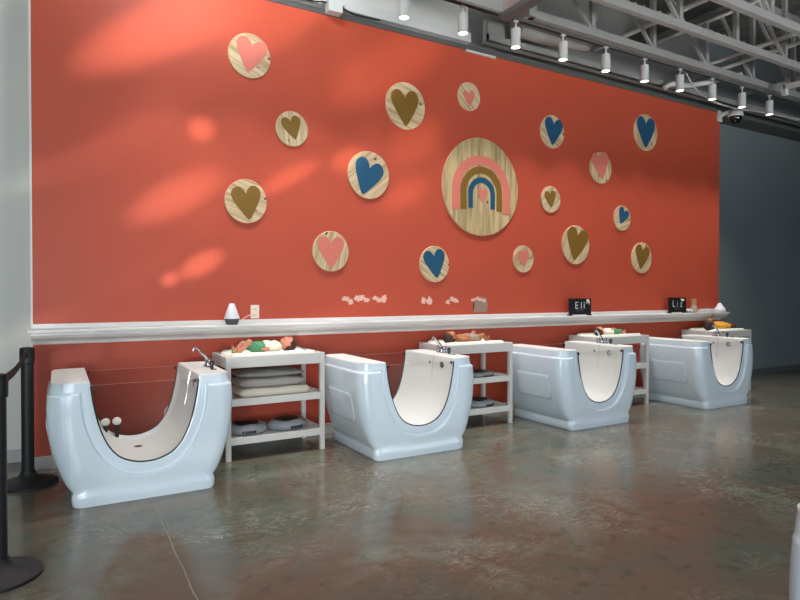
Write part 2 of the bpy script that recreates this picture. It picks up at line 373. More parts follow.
# ------------------------------------------------------------------ wooden discs
def heart_pts(L, rot, n=7):
    half = [(0, .48), (.09, .70), (.33, .93), (.62, .88), (.80, .58), (.74, .2), (.46, -.35), (.12, -.9), (0, -1)]
    c = catmull([(a, b) for a, b in half], n)
    c = [(p.x, p.y) for p in c]
    full = c + [(-p[0]*1.0, p[1]) for p in c[1:-1]][::-1]
    s = L/1.48*1.07; a = math.radians(rot)
    out = []
    for x, z in full:
        x *= s*1.08; z = (z+.26)*s
        out.append((x*math.cos(a)+z*math.sin(a), -x*math.sin(a)+z*math.cos(a)))
    return out
def disc_bm(r, th=.019):
    b = bmesh.new(); n = 56; rad = [r*(1+.006*math.sin(3*2*PI*k/n+r*50)) for k in range(n)]
    P = lambda s, y: [b.verts.new((rad[k]*s*.965*math.cos(2*PI*k/n), y, rad[k]*s*math.sin(2*PI*k/n))) for k in range(n)]
    a, c, d = P(1, -.001), P(1, -th+.003), P(1-.003/r, -th)
    for u, v in ((a, c), (c, d)):
        for k in range(n):
            f = b.faces.new((u[k], u[(k+1) % n], v[(k+1) % n], v[k])); f.material_index = 1
    b.faces.new(d); b.faces.new(a[::-1]); return b
discs = [
 (1.538, 3.587, .204, .225, 9.5, 0, -.035, 'coral', 'round wooden wall disc with a big tilted coral heart, topmost at the left'),
 (1.944, 2.971, .167, .156, -16.8, .01, -.017, 'olive', 'small wooden disc with a small left-leaning olive heart, below the top-left coral heart disc'),
 (3.205, 3.385, .248, .269, -2.6, -.006, -.071, 'olive', 'large wooden wall disc with a big olive heart, up left of the rainbow disc'),
 (4.034, 3.618, .16, .126, -7.3, .002, -.043, 'coral', 'small wooden wall disc with a coral heart directly above the rainbow disc'),
 (2.766, 2.611, .243, .26, 17, -.033, -.068, 'blue', 'large wooden wall disc with a tilted blue heart, left of the rainbow disc'),
 (1.501, 2.246, .202, .219, -7.9, .014, -.052, 'olive', 'wooden wall disc with an olive heart, lowest at the far left'),
 (2.345, 1.813, .2, .221, 0, .001, -.046, 'coral', 'wooden wall disc with an upright coral heart, low on the left half of the wall'),
 (3.572, 1.716, .197, .221, -9.9, .01, -.035, 'blue', 'wooden wall disc with a blue heart low under the rainbow disc'),
 (5.305, 3.392, .203, .237, 5.3, .007, -.038, 'blue', 'wooden wall disc with a blue heart up right of the rainbow disc'),
 (7.041, 3.614, .25, .298, .8, -.005, -.052, 'blue', 'wooden wall disc with a large blue heart, top right of all'),
 (6.16, 3.035, .205, .247, -10.3, .001, -.016, 'coral', 'wooden disc with a faint coral heart between the two upper right blue hearts'),
 (5.283, 2.556, .163, .144, -8.8, -.007, -.021, 'olive', 'small wooden wall disc with a small olive heart just right of the rainbow disc'),
 (4.843, 1.808, .162, .14, -6.6, -.001, -.019, 'coral', 'small wooden disc with a coral heart, low down right of the rainbow disc'),
 (5.713, 2.013, .245, .294, 11.6, -.002, -.042, 'olive', 'large wooden wall disc with a big olive heart leaning right, low on the right half'),
 (6.575, 2.405, .167, .158, 23.8, -.005, -.001, 'blue', 'small wooden wall disc with a small tilted blue heart at the right'),
 (6.971, 1.885, .209, .232, 9.9, -.009, -.032, 'olive', 'wooden wall disc with an olive heart, lowest at the far right'),
]
for i, (x, z, r, L, rot, dx, dz, c, lab) in enumerate(discs):
    t = thing('heart_plaque', lab, 'wall decoration', (x+.012, 0, z), 0, 'round wooden heart discs on the red wall')
    obj('wooden_disc', disc_bm(r), [M['wood'], M['woodedge']], t)
    b = bmesh.new(); prism(b, heart_pts(L, rot), -.0225, -.0185)
    # heart_pts is centred on the tip-notch midpoint
    obj('heart', b, M[c], t, loc=(dx, 0, dz))
R = .559
t = thing('rainbow_plaque', 'largest round wooden disc painted with a coral, olive and blue rainbow', 'wall decoration', (4.22, 0, 2.611))
obj('wooden_disc', disc_bm(R, .022), [M['woodb'], M['woodedge']], t)
def arch(ro, ri, zc, zl, zr, sx=1.0, sz=1.0, n=40):
    o = [(-ro*R*sx, zl*R)]+[(-ro*R*sx*math.cos(PI*k/n), zc*R+ro*R*sz*math.sin(PI*k/n)) for k in range(n+1)]+[(ro*R*sx, zr*R)]
    i = [(ri*R*sx, zr*R)]+[(ri*R*sx*math.cos(PI*k/n), zc*R+ri*R*sz*math.sin(PI*k/n)) for k in range(n+1)]+[(-ri*R*sx, zl*R)]
    b = bmesh.new(); V = [[], [], [], []]
    i = i[::-1]
    for q, (P, y) in enumerate(((o, -.026), (i, -.026), (o, -.021), (i, -.021))): V[q] = [b.verts.new((p[0], y, p[1])) for p in P]
    for k in range(len(o)-1):
        b.faces.new((V[0][k], V[0][k+1], V[1][k+1], V[1][k])); b.faces.new((V[0][k], V[0][k+1], V[2][k+1], V[2][k])); b.faces.new((V[1][k], V[1][k+1], V[3][k+1], V[3][k]))
    return b
obj('coral_arch', arch(.74, .55, -.1, -.49, -.52), M['coral'], t); obj('olive_arch', arch(.53, .385, -.11, -.47, -.47), M['olive'], t); obj('blue_arch', arch(.34, .225, -.14, -.44, -.44), M['blue'], t)
b = bmesh.new(); prism(b, heart_pts(.11, 10), -.026, -.021); obj('heart', b, M['coral'], t, loc=(.02*R, 0, -.2*R))

# ------------------------------------------------------------------ baby spa tubs
HW = [(0, .432), (.008, .438), (.03, .441), (.068, .442), (.08, .438), (.092, .440), (.16, .484), (.3, .538), (.45, .571), (.6, .584), (.7, .583), (.76, .578), (.81, .57)]
UW = [(.81, .346), (.78, .342), (.67, .327), (.518, .294), (.415, .256), (.35, .217), (.3, .168), (.268, .105), (.253, .045), (.2505, 0)]
def interp(tab, v):
    for (a, b), (c, d) in zip(tab, tab[1:]):
        if a <= v <= c: return b+(d-b)*(v-a)/(c-a)
    return tab[-1][1] if v > tab[-1][0] else tab[0][1]
hwc = catmull(HW, 8)
HWd = [(p.x, p.y) for p in hwc]
ucurve = [(p.y, p.x) for p in catmull(UW, 14)]       # (x, z) right half from rim to bottom
def hw(z): return interp(HWd, z)
def uright(z): return interp([(p[1], p[0]) for p in ucurve[::-1]], z)
YF, YB = -.425, .425
def tub_shell():
    nA = 300; pz = .81
    oc = [(p[1], p[0]) for p in HWd[::-1]]+[(0, 0)]   # (x,z)
    def cast(poly, a):
        d = (math.cos(a), -math.sin(a)); best = None
        for (x0, z0), (x1, z1) in zip(poly, poly[1:]):
            z0 -= pz; z1 -= pz
            c0 = d[0]*z0-d[1]*x0; c1 = d[0]*z1-d[1]*x1
            if c0 == c1: continue
            t = c0/(c0-c1)
            if -1e-6 <= t <= 1+1e-6:
                x = x0+(x1-x0)*t; z = z0+(z1-z0)*t; r = x*d[0]+z*d[1]
                if r > 1e-4: best = r if best is None else max(best, r)
        return best
    bm = bmesh.new(); loops = []; mats = []
    T = [0, .03, .08, .15]+[.15+.55*(k/46) for k in range(1, 47)]+[.74, .8, .86, .92, .96]
    for i in range(nA+1):
        a = PI*i/nA; am = a if a <= PI/2 else PI-a; am = max(am, 1e-3); sg = 1 if a <= PI/2 else -1
        ru = cast(ucurve, am); ro = cast(oc, am); c, s = math.cos(am), math.sin(am)
        P = lambda r: (sg*r*c, pz-r*s)
        zo = pz-ro*s
        Rc = .13
        L = ro-ru
        pts = []; tags = []
        # interior surface, back to front
        for v in (0, .02, .06, .12, .3, .5, .7, .88, .94, .98, 1):
            y = YB+(YF+.012-YB)*v
            e = .022*sstep(min(v, 1-v), .0, .09)*sstep(.81-(pz-ru*s), .0, .15)
            x, z = P(ru+e); pts.append((x, y, z)); tags.append(1)
        def face(front):
            out = []
            for t in T:
                r = ru+(L-Rc)*t
                out.append((r, 0.0))
            for k in range(1, 9):
                th = PI/2*k/8
                out.append((ro-Rc+Rc*math.sin(th), 0.0))
            res = []
            for r, dy in out:
                x, z = P(r)
                Rz = .06+.07*sstep(z, .06, .3); sd = min(Rz, max(0, hw(z)-abs(x))); dy = Rz*.8*(1-math.sqrt(max(0, 1-(1-sd/Rz)**2.4)))
                bulge = .014*math.sin(PI*min(1, z/.8))
                # skirt relief: below shoulder line and outside the band round the opening
                dU = (r-ru)
                band = .085 if z < .5 else .085-.02*sstep(z, .5, .78)
                m = sstep(dU, band-.005, band+.005)*(1-sstep(z, .737, .749)) if front else 1-sstep(z, .737, .749)
                rel = .024*m-.014*(1-sstep(z, .09, .24))+.013*(1-sstep(z, .072, .084))-(.007*math.exp(-((dU-band+.012)/.009)**2)*(1-sstep(z, .74, .76)) if front else 0)
                fy = 0 if dU > .006 else .003
                y = (YF-bulge-rel+dy+fy) if front else (YB+.005+bulge+.01*(1-sstep(z, .07, .085))-dy)
                nx = (.010*(1-sstep(z, .737, .749))+.004*(1-sstep(z, .072, .084)))*(1-sstep(sd, 0, Rz))
                res.append((x+sg*nx, y, z))
            return res
        f = face(True); pts += f; tags += [0]*len(f)
        yf, yb = f[-1][1], None
        bk = face(False)
        yb = bk[-1][1]
        for k in range(1, 8):
            pts.append((f[-1][0], yf+(yb-yf)*k/8, f[-1][2])); tags.append(0)
        bk2 = [bk[k] for k in range(len(bk)) if k >= len(T) or k % 4 == 0][::-1]
        pts += bk2; tags += [0]*len(bk2)
        loops.append([bm.verts.new(p) for p in pts]); mats = tags
    n = len(loops[0])
    for A, B in zip(loops, loops[1:]):
        for k in range(n):
            k2 = (k+1) % n
            q = bm.faces.new((A[k], A[k2], B[k2], B[k])); q.material_index = 1 if (mats[k] and mats[k2]) else 0; q.smooth = True
    for Lp in (loops[0], loops[-1]):
        co = [v.co.copy() for v in Lp]
        x0, x1 = min(c.x for c in co), max(c.x for c in co); y0, y1 = min(c.y for c in co), max(c.y for c in co)
        prev = Lp
        for ins, up in ((.003, .006), (.010, .009)):
            ring = [bm.verts.new((max(x0+ins, min(x1-ins, c.x)), max(y0+ins, min(y1-ins, c.y)), .81+up)) for c in co]
            for k in range(n):
                k2 = (k+1) % n
                q = bm.faces.new((prev[k], prev[k2], ring[k2], ring[k])); q.smooth = True; q.material_index = 1
            prev = ring
        q = bm.faces.new(prev if Lp is loops[0] else prev[::-1]); q.material_index = 1
    bmesh.ops.remove_doubles(bm, verts=bm.verts, dist=1e-5)
    return bm
def make_tub(label, loc):
    t = thing('baby_spa_tub', label, 'tub', loc, 0, 'baby spa tubs along the red wall')
    obj('shell', tub_shell(), [M['tub'], M['tubin']], t, smooth=42)
    full = [(x, z) for x, z in ucurve]; full = full+[(-x, z) for x, z in full[::-1][1:]]
    for nm, y in (('front', YF-.008), ('rear', YB+.004)):
        b = bmesh.new(); tube(b, [(x*.995, y, z) for x, z in full if z < .79], .0055, 8); obj('gasket', b, M['gasket'], t, smooth=60)
        b = bmesh.new(); g = [(x*.992, z+.002) for x, z in full if z < .775]
        zt = .792; g = [(uright(zt)*.992, zt)]+g+[(-uright(zt)*.992, zt)]
        y = y+.012 if y < 0 else y-.01
        prism(b, g, y-.003, y+.003)
        for f in b.faces:
            if all(abs(v.co.z-zt) < 1e-4 for v in f.verts): f.material_index = 1
        obj('glass_panel', b, [M['glass'], M['glassedge']], t)
        for s in (-1, 1): obj('glass_clip', bx(s*.322-.006, s*.322+.006, y-.012, y+.012, .765, .79, bev=.003), M['darkmetal'], t)
    # access panel on the left end
    b = bmesh.new(); y0, y1, z0, z1, r = -.275, .225, .30, .555, .035
    c = []
    for cy, cz, a0 in ((y1-r, z1-r, 0), (y0+r, z1-r, 90), (y0+r, z0+r, 180), (y1-r, z0+r, 270)):
        for k in range(7):
            a = math.radians(a0+15*k); c.append((cy+r*math.cos(a), cz+r*math.sin(a)))
    def grid(off, sc):
        cy, cz = (y0+y1)/2, (z0+z1)/2
        return [b.verts.new((-hw(cz+(q[1]-cz)*sc)-.010-off, cy+(q[0]-cy)*(1-(1-sc)*.5), cz+(q[1]-cz)*sc)) for q in c]
    r0, r1 = grid(-.004, 1), grid(.006, 1); rr = [r0, r1]
    for s_ in (.965, .8, .6, .4, .2): rr.append(grid(.009, s_))
    for A, B in zip(rr, rr[1:]):
        for k in range(len(c)): b.faces.new((A[k], A[(k+1) % len(c)], B[(k+1) % len(c)], B[k]))
    b.faces.new(rr[-1])
    obj('access_panel', b, M['tub'], t, smooth=35)
    b = bmesh.new(); tube(b, [(-hw(q[1])-.0105, q[0], q[1]) for q in c+[c[0]]], .0035, 6); obj('panel_seam', b, mat('seam_grey', (120, 132, 142), .5), t)
    # faucet on right rim
    z = .819; fx = .50
    f = thing('faucet', '', ''); 
    for k in ('label', 'category'): del f[k]
    f.parent = t; f.location = (fx, 0.0, z)
    b = bmesh.new(); box(b, -.022, .022, -.075, .075, 0, .012, bev=.005); obj('base_plate', b, M['chrome'], f)
    b = bmesh.new(); lathe(b, [(.02, .01), (.018, .03), (.016, .055), (.012, .06)], 16)
    tube(b, catmull([(0, 0, .05), (-.02, 0, .08), (-.075, 0, .14), (-.09, 0, .155), (-.105, 0, .153), (-.115, 0, .13)], 6), [.012]*10+[.009]*21, 12)
    obj('spout', b, M['chrome'], f, smooth=40)
    for s in (-1, 1):
        b = bmesh.new(); lathe(b, [(.013, .01), (.013, .035), (.018, .04), (.018, .062), (.01, .068)], 12, Matrix.Translation((0, s*.055, 0))); obj('handle', b, M['chrome'], f, smooth=30)
    b = bmesh.new(); lathe(b, [(.014, z), (.014, z+.02), (.018, z+.045), (.012, z+.06)], 14, Matrix.Translation((fx+.0, -.125, 0))); obj('hand_shower', b, M['darkmetal'], t, smooth=40)
    b = bmesh.new(); box(b, fx-.02, fx+.02, -.21, -.17, z, z+.004); obj('switch_plate', b, M['darkmetal'], t)
    # overflow + jet on inside of right end
    def wallmtx(y, zz): 
        x = uright(zz)+.015
        return Matrix.Translation((x, y, zz)) @ Matrix.Rotation(-PI/2-.1, 4, 'Y')
    b = bmesh.new(); lathe(b, [(.034, 0), (.034, .006), (.028, .011), (.016, .011), (.014, .006)], 24, wallmtx(-.235, .735)); o = obj('overflow_cover', b, M['chrome'], t, smooth=30)
    b = bmesh.new(); lathe(b, [(.012, 0), (.012, .008), (.006, .012)], 16, wallmtx(-.03, .742)); obj('jet_button', b, M['darkmetal'], t, smooth=30)
    b = bmesh.new(); tube(b, catmull([(uright(.80)+.004, -.1, .815), (uright(.7)-.002, -.1, .72), (uright(.62)+.0, -.1, .62), (uright(.56)+.0, -.105, .56)], 6), .0022, 6); obj('stopper_chain', b, M['chrome'], t)
    b = bmesh.new(); lathe(b, [(.03, 0), (.03, .004), (.02, .006)], 24, Matrix.Translation((.0, .1, .2305))); obj('drain', b, M['chrome'], t, smooth=30)
    return t
TY = -.675
TUBS = [.527, 2.735, 4.96, 7.187]
tub = make_tub('pale blue-white baby spa tub at the far left beside the black stanchions', (TUBS[0], TY, 0))
tub2 = dup(tub, (TUBS[1], TY, 0), 'pale baby spa tub second from the left, between the first two changing tables')
tub3 = dup(tub, (TUBS[2], TY, 0), 'pale baby spa tub third from the left, in front of the first name sign')
tub4 = dup(tub, (TUBS[3], TY, 0), 'pale baby spa tub nearest the dark grey wall, fourth from the left')
tub5 = dup(tub, (2.27, -5.05, 0), 'corner of a pale baby spa tub cut off at the right edge in the foreground')
# the two jets seen inside the first tub
for dx, lab in ((-.205, 'jet'), (-.125, 'jet')):
    b = bmesh.new(); zb = .30 if dx < -.2 else .265
    z1 = .385
    tube(b, [(dx, .385, zb-.03), (dx, .385, z1-.03)], [.014, .018], 12); o = obj('jet_stem', b, M['black'], tub, smooth=40)
    b = bmesh.new(); ell(b, (dx, .385, z1), (.033, .02, .031)); obj('jet_knob', b, M['plug'], tub, smooth=60)
b = bmesh.new(); lathe(b, [(.085, 0), (.085, .012), (.075, .02), (.03, .022)], 32, Matrix.Translation((.88, -.001, .35)) @ Matrix.Rotation(PI/2, 4, 'X'))  # added disc standing in for a reflection in the rear pane
tag(obj('reflection_disc', b, M['plug'], smooth=30), 'round pale disc for a reflection low on the wall, seen through the first tub', 'disc')

# ------------------------------------------------------------------ changing tables
def make_table(label, x):
    t = thing('changing_table', label, 'changing table', (x, -.275, 0), 0, 'white changing tables between the tubs')
    w, d, h = .4375, .255, .87
    for sx in (-1, 1):
        for sy in (-1, 1):
            obj('leg', bx(sx*w-.042*(sx > 0), sx*w+.042*(sx < 0), sy*d-.042*(sy > 0), sy*d+.042*(sy < 0), 0, h, bev=.003), M['table'], t)
    for sy in (-1, 1):
        y = sy*(d-.012)
        obj('apron', bx(-w+.042, w-.042, y-.012, y+.010, .775, h-.002, bev=.002), M['table'], t)
    for sx in (-1, 1):
        x_ = sx*(w-.012)
        obj('side_panel', bx(x_-.010, x_+.010, -d+.042, d-.042, .775, h-.002, bev=.002), M['table'], t)
    obj('tabletop', bx(-w+.02, w-.02, -d+.02, d-.02, .80, .815), M['table'], t)
    for z0, z1 in ((.455, .515), (.132, .192)):
        b = bmesh.new(); box(b, -w+.03, w-.03, -d+.02, d-.02, z1-.028, z1-.012)
        obj('shelf', b, M['table'], t)
        for sy in (-1, 1):
            y = sy*(d-.014); obj('shelf_rail', bx(-w+.042, w-.042, y-.010, y+.010, z0, z1, bev=.002), M['table'], t)
        for sx in (-1, 1):
            x_ = sx*(w-.014); obj('shelf_rail', bx(x_-.010, x_+.010, -d+.042, d-.042, z0, z1, bev=.002), M['table'], t)
    return t
TABX = [1.638, 3.815, 6.036, 8.28]
tb = make_table('white open-shelf changing table right of the first tub, with stacked cushions on it', TABX[0])
dup(tb, (TABX[1], -.275, 0), 'white open-shelf changing table between the second and third tubs')
dup(tb, (TABX[2], -.275, 0), 'white open-shelf changing table between the third and fourth tubs')
dup(tb, (TABX[3], -.275, 0), 'white open-shelf changing table at the far right behind the last tub')
def pad_bm():
    nx, ny = 44, 26; b = bmesh.new(); V = []
    W, D = .395, .215
    for i in range(nx+1):
        row = []
        for k in range(ny+1):
            u = -1+2*i/nx; v = -1+2*k/ny
            e = max(abs(u)**8, abs(v)**8); edge = (1-min(1, (abs(u)**14+abs(v)**14)))**.5 if abs(u)**14+abs(v)**14 < 1 else 0
            z = (.038+.034*sstep(abs(v), .45, .85)+.010*sstep(abs(u), .8, .95))*edge
            x = u*W*(1-.03*abs(v)**6); y = v*D*(1-.03*abs(u)**6)
            row.append(b.verts.new((x, y, z)))
        V.append(row)
    for i in range(nx):
        for k in range(ny): b.faces.new((V[i][k], V[i+1][k], V[i+1][k+1], V[i][k+1]))
    rim = [V[i][0] for i in range(nx+1)]+[V[nx][k] for k in range(1, ny+1)]+[V[i][ny] for i in range(nx-1, -1, -1)]+[V[0][k] for k in range(ny-1, 0, -1)]
    lo = [b.verts.new((v.co.x, v.co.y, -.005)) for v in rim]; n = len(rim)
    for k in range(n): b.faces.new((rim[k], rim[(k+1) % n], lo[(k+1) % n], lo[k]))
    b.faces.new(lo[::-1]); return b
PZ = .82
pd = tag(obj('changing_pad', pad_bm(), M['pad'], loc=(TABX[0], -.275, PZ+.005), smooth=60), 'cream changing pad on the first table, under the doll in green', 'changing pad', 'changing pads on the tables')
for i, l in enumerate(['cream changing pad on the second table, under the doll with brown skin and grey diaper', 'cream changing pad on the third table, under the doll with a green and white top', 'cream changing pad on the far right table, under the doll in orange']):
    dup(pd, (TABX[i+1], -.275, PZ+.005), l)

# cushions
def cushion(name, label, x, y, z, w, d, h, m, rot=0, sharp=6, cat='cushion'):
    b = bmesh.new(); n = 26; top = []; bot = []
    for i in range(n+1):
        rt, rb = [], []
        for k in range(n+1):
            u = -1+2*i/n; v = -1+2*k/n
            e = max(0, (1-abs(u)**sharp)*(1-abs(v)**sharp))**.5
            pin = 1-.04*(abs(u)*abs(v))**2
            px, py = u*w/2*pin, v*d/2*pin
            wob = .003*math.sin(u*7+v*3+z*90)
            rt.append(b.verts.new((px, py, h/2+e*h/2+wob*e))); rb.append(b.verts.new((px, py, h/2-e*h/2)) if 0 < i < n and 0 < k < n else None)
        top.append(rt); bot.append(rb)
    for i in range(n+1):
        for k in range(n+1):
            if bot[i][k] is None: bot[i][k] = top[i][k]
    for i in range(n):
        for k in range(n):
            b.faces.new((top[i][k], top[i+1][k], top[i+1][k+1], top[i][k+1]))
            try: b.faces.new((bot[i][k], bot[i][k+1], bot[i+1][k+1], bot[i+1][k]))
            except ValueError: pass
    return tag(obj(name, b, m, loc=(x, y, z), rot=(0, 0, rot), smooth=60), label, cat, 'cushions stacked on the first table' if cat == 'cushion' else None)
x = TABX[0]
cushion('seat_cushion', 'cream flat cushion at the bottom of the stack on the first table', x+.015, -.275, .503, .66, .36, .075, M['cushc'], 0, 20)
cushion('seat_cushion', 'thick grey cushion in the middle of the stack on the first table', x-.01, -.275, .577, .62, .36, .088, M['cushg'], .02, 5)
cushion('seat_cushion', 'thin pale grey cushion on top of the stack on the first table', x-.01, -.275, .664, .62, .36, .06, M['cushg'], -.02, 3)

# folded swim rings
def ring_pack(label, x, y, z, r, h, rot=0, m='ring'):
    t = thing('swim_ring', label, 'swim ring', (x, y, z), rot, 'folded swim rings on the table shelves')
    b = bmesh.new(); n = 40; prof = [(.42, .55), (.5, .9), (.68, 1), (.85, .9), (.98, .6), (1, .45), (.97, .2), (.85, .0), (.2, 0)]
    R0 = []
    for rr, zz in prof:
        R0.append([b.verts.new((r*rr*1.06*math.cos(2*PI*k/n)*(1+.015*math.sin(5*2*PI*k/n)), r*rr*.9*math.sin(2*PI*k/n), h*zz*(1+.05*math.sin(4*2*PI*k/n+1)*(zz > .5)))) for k in range(n)])
    for A, B in zip(R0, R0[1:]):
        for k in range(n): b.faces.new((A[k], A[(k+1) % n], B[(k+1) % n], B[k]))
    b.faces.new(R0[-1]); b.faces.new(R0[0])
    obj('ring_body', b, M[m], t, smooth=50)
    b = bmesh.new(); lathe(b, [(r*.5, h*.5), (r*.55, h*.93), (r*.6, h*1.03), (r*.45, h*1.05)], 28, Matrix.Translation((-.01, .0, 0)) @ Matrix.Diagonal((1.06, .9, 1, 1))); obj('inner_liner', b, M['black'], t, smooth=50)
    b = bmesh.new()
    for k in range(5):
        a0 = math.radians(250+k*8); a1 = math.radians(250+k*8+6.5)
        q = [b.verts.new((r*1.005*1.06*math.cos(a), r*1.005*.9*math.sin(a)-.002, zz)) for a, zz in ((a0, h*.2), (a1, h*.2), (a1, h*.5), (a0, h*.5))]; b.faces.new(q)
    obj('printed_strip', b, M['black'], t)
    return t
ring_pack('grey swim ring at the left on the bottom shelf of the first table', x-.205, -.30, .18, .172, .085, -.1)
ring_pack('grey swim ring at the right on the bottom shelf of the first table', x+.17, -.29, .18, .178, .085, .25)
x = TABX[1]
ring_pack('grey swim ring on the middle shelf of the second table', x+.13, -.29, .503, .2, .05, .2)
ring_pack('grey swim ring on the bottom shelf of the second table', x+.15, -.29, .18, .195, .07, .3)
x = TABX[2]
cushion('folded_towel', 'upper white folded towel on the middle shelf of the third table', x+.2, -.28, .533, .26, .2, .05, M['towel'], .1, 6, 'towel')
cushion('folded_towel', 'lower white folded towel on the middle shelf of the third table', x+.21, -.28, .503, .32, .24, .035, M['towel'], -.05, 6, 'towel')
cushion('folded_towel', 'thin white folded towel on the bottom shelf of the third table', x+.2, -.28, .18, .3, .22, .035, M['towel'], .15, 6, 'towel')

# ------------------------------------------------------------------ baby dolls
def voxel(bm, size, smooth_it=2):
    me = bpy.data.meshes.new('tmp'); bm.to_mesh(me); bm.free()
    o = bpy.data.objects.new('tmp', me); COL.objects.link(o)
    md = o.modifiers.new('r', 'REMESH'); md.mode = 'VOXEL'; md.voxel_size = size; md.use_smooth_shade = True
    sm = o.modifiers.new('s', 'SMOOTH'); sm.iterations = smooth_it; sm.factor = .5
    dg = bpy.context.evaluated_depsgraph_get(); dg.update()
    m2 = bpy.data.meshes.new_from_object(o.evaluated_get(dg))
    bpy.data.objects.remove(o); bpy.data.meshes.remove(me)
    return m2
def limb(b, pts, rs):
    P = [Vector(p) for p in pts]
    for i in range(len(P)-1):
        d = P[i+1]-P[i]; n = max(3, int(d.length/.006))
        for k in range(n+1):
            t = k/n; r = rs[i]+(rs[i+1]-rs[i])*t
            bmesh.ops.create_icosphere(b, subdivisions=1, radius=r, matrix=Matrix.Translation(P[i]+d*t))
# the doll lies on its back: head at -x, feet at +x, face up (z)
def pose(kind):
    if kind == 0:   # legs bent, arms by the sides
        arms = [[(-.10, s*.05, .05), (-.045, s*.085, .045), (.015, s*.075, .04)] for s in (-1, 1)]
        legs = [[(.085, -.035, .045), (.15, -.07, .075), (.215, -.055, .02)], [(.085, .035, .045), (.14, .065, .095), (.205, .05, .025)]]
    elif kind == 1:  # one arm raised
        arms = [[(-.10, -.05, .05), (-.05, -.085, .045), (.005, -.085, .03)], [(-.10, .05, .05), (-.07, .075, .10), (-.05, .06, .15)]]
        legs = [[(.085, -.035, .045), (.16, -.06, .055), (.225, -.05, .02)], [(.085, .035, .045), (.155, .06, .075), (.225, .055, .022)]]
    else:
        arms = [[(-.10, s*.05, .05), (-.055, s*.09, .05), (-.02, s*.065, .085)] for s in (-1, 1)]
        legs = [[(.085, -.035, .045), (.155, -.045, .06), (.225, -.035, .022)], [(.085, .035, .045), (.15, .05, .07), (.225, .05, .022)]]
    return arms, legs
HC = Vector((-.185, 0, .062))
def doll_body(kind):
    b = bmesh.new(); arms, legs = pose(kind)
    ell(b, HC, (.062, .053, .056)); ell(b, HC+Vector((.022, 0, .006)), (.042, .044, .042))
    # nose, chin, lips, brow, ears, cheeks
    ell(b, HC+Vector((.012, 0, .056)), (.009, .008, .010)); ell(b, HC+Vector((.045, 0, .033)), (.014, .016, .013))
    ell(b, HC+Vector((.030, 0, .050)), (.005, .013, .006)); ell(b, HC+Vector((-.02, 0, .042)), (.02, .034, .016))
    for s in (-1, 1):
        ell(b, HC+Vector((.004, s*.053, .0)), (.013, .006, .010)); ell(b, HC+Vector((.022, s*.024, .038)), (.015, .014, .014))
    limb(b, [(-.15, 0, .05), (-.10, 0, .05)], [.026, .028])
    ell(b, (-.075, 0, .05), (.05, .058, .042)); ell(b, (-.01, 0, .05), (.068, .055, .046)); ell(b, (.06, 0, .046), (.05, .056, .042))
    for A in arms:
        limb(b, A, [.022, .018, .0135])
        w = Vector(A[2]); d = (w-Vector(A[1])).normalized(); side = d.cross(Vector((0, 0, 1))).normalized(); up = side.cross(d)
        sgn = 1 if A[2][1] > 0 else -1
        ell(b, w+d*.014, (.014, .014, .010))
        for q, (o, ln) in enumerate(((-.012, .016), (-.0045, .019), (.003, .018), (.0105, .014))):
            s0 = w+d*.022+side*o; limb(b, [s0, s0+d*ln*.6, s0+d*ln*.9-up*.007], [.0036, .0034, .003])
        limb(b, [w+d*.008+side*.010*sgn, w+d*.016+side*.021*sgn, w+d*.024+side*.022*sgn], [.0045, .004, .0035])
    for Lg in legs:
        limb(b, Lg, [.034, .026, .016])
        a = Vector(Lg[2]); limb(b, [a, a+Vector((.012, 0, .008)), a+Vector((.016, 0, .034))], [.015, .014, .012])
        for q in range(5): limb(b, [a+Vector((.018, (q-2)*.0055, .042-.0012*abs(q-1))), a+Vector((.0185, (q-2)*.0058, .05-.0012*abs(q-1)))], [.0042, .0036])
    return voxel(b, .0032, 3)
def doll(name, label, kind, loc, rot, skin, hair, top, bottom, hairsize=1.0, scale=1.12):
    t = thing(name, label, 'doll', loc, rot, 'baby dolls on the changing pads')
    arms, legs = pose(kind)
    parts = [link(doll_body(kind), 'body', M[skin], t, smooth=70)]
    # hair cap: covers crown and back of head
    b = bmesh.new(); ell(b, HC+Vector((-.008, 0, -.004)), (.0635*hairsize, .056*hairsize, .057*hairsize), u=32, v=22)
    cut = [v for v in b.verts if (v.co-HC).dot(Vector((.62, 0, .78))) > .012]
    bmesh.ops.delete(b, geom=cut, context='VERTS')
    bmesh.ops.solidify(b, geom=list(b.faces), thickness=.003)
    parts.append(obj('hair', b, M[hair], t, smooth=60))
    for s in (-1, 1):
        b = bmesh.new(); ell(b, HC+Vector((.002, s*.021, .0475)), (.0045, .0065, .003)); obj('eye', b, M['eye'], t, smooth=60)
    b = bmesh.new(); ell(b, HC+Vector((.0315, 0, .0545)), (.003, .010, .003)); obj('mouth', b, M['lip'], t, smooth=60)
    if top:
        b = bmesh.new(); ell(b, (-.075, 0, .05), (.055, .064, .0475)); ell(b, (-.01, 0, .05), (.07, .061, .051))
        for A in arms:
            limb(b, [A[0], A[1], tuple(Vector(A[1]).lerp(Vector(A[2]), .35))], [.028, .025, .022])
        link(voxel(b, .0045, 4), 'top', M[top], t, smooth=70)
    if bottom:
        b = bmesh.new(); ell(b, (.06, 0, .047), (.056, .064, .049)); ell(b, (.02, 0, .048), (.04, .061, .05))
        for Lg in legs:
            e = .75 if bottom == 'green' else .25
            p2 = tuple(Vector(Lg[0]).lerp(Vector(Lg[1]), min(1, e)))
            limb(b, [Lg[0], p2], [.041, .036 if e < .5 else .032])
        link(voxel(b, .0045, 4), 'diaper' if bottom != 'green' else 'romper_legs', M[bottom], t, smooth=70)
    t.scale = (scale,)*3
    return t
DZ = .863
doll('baby_doll', 'light-skinned baby doll in cream top and green bottoms on the first table', 0, (1.60, -.29, DZ), PI, 'skin_l', 'hair_b', 'cream', 'green', 1.0, 1.15)
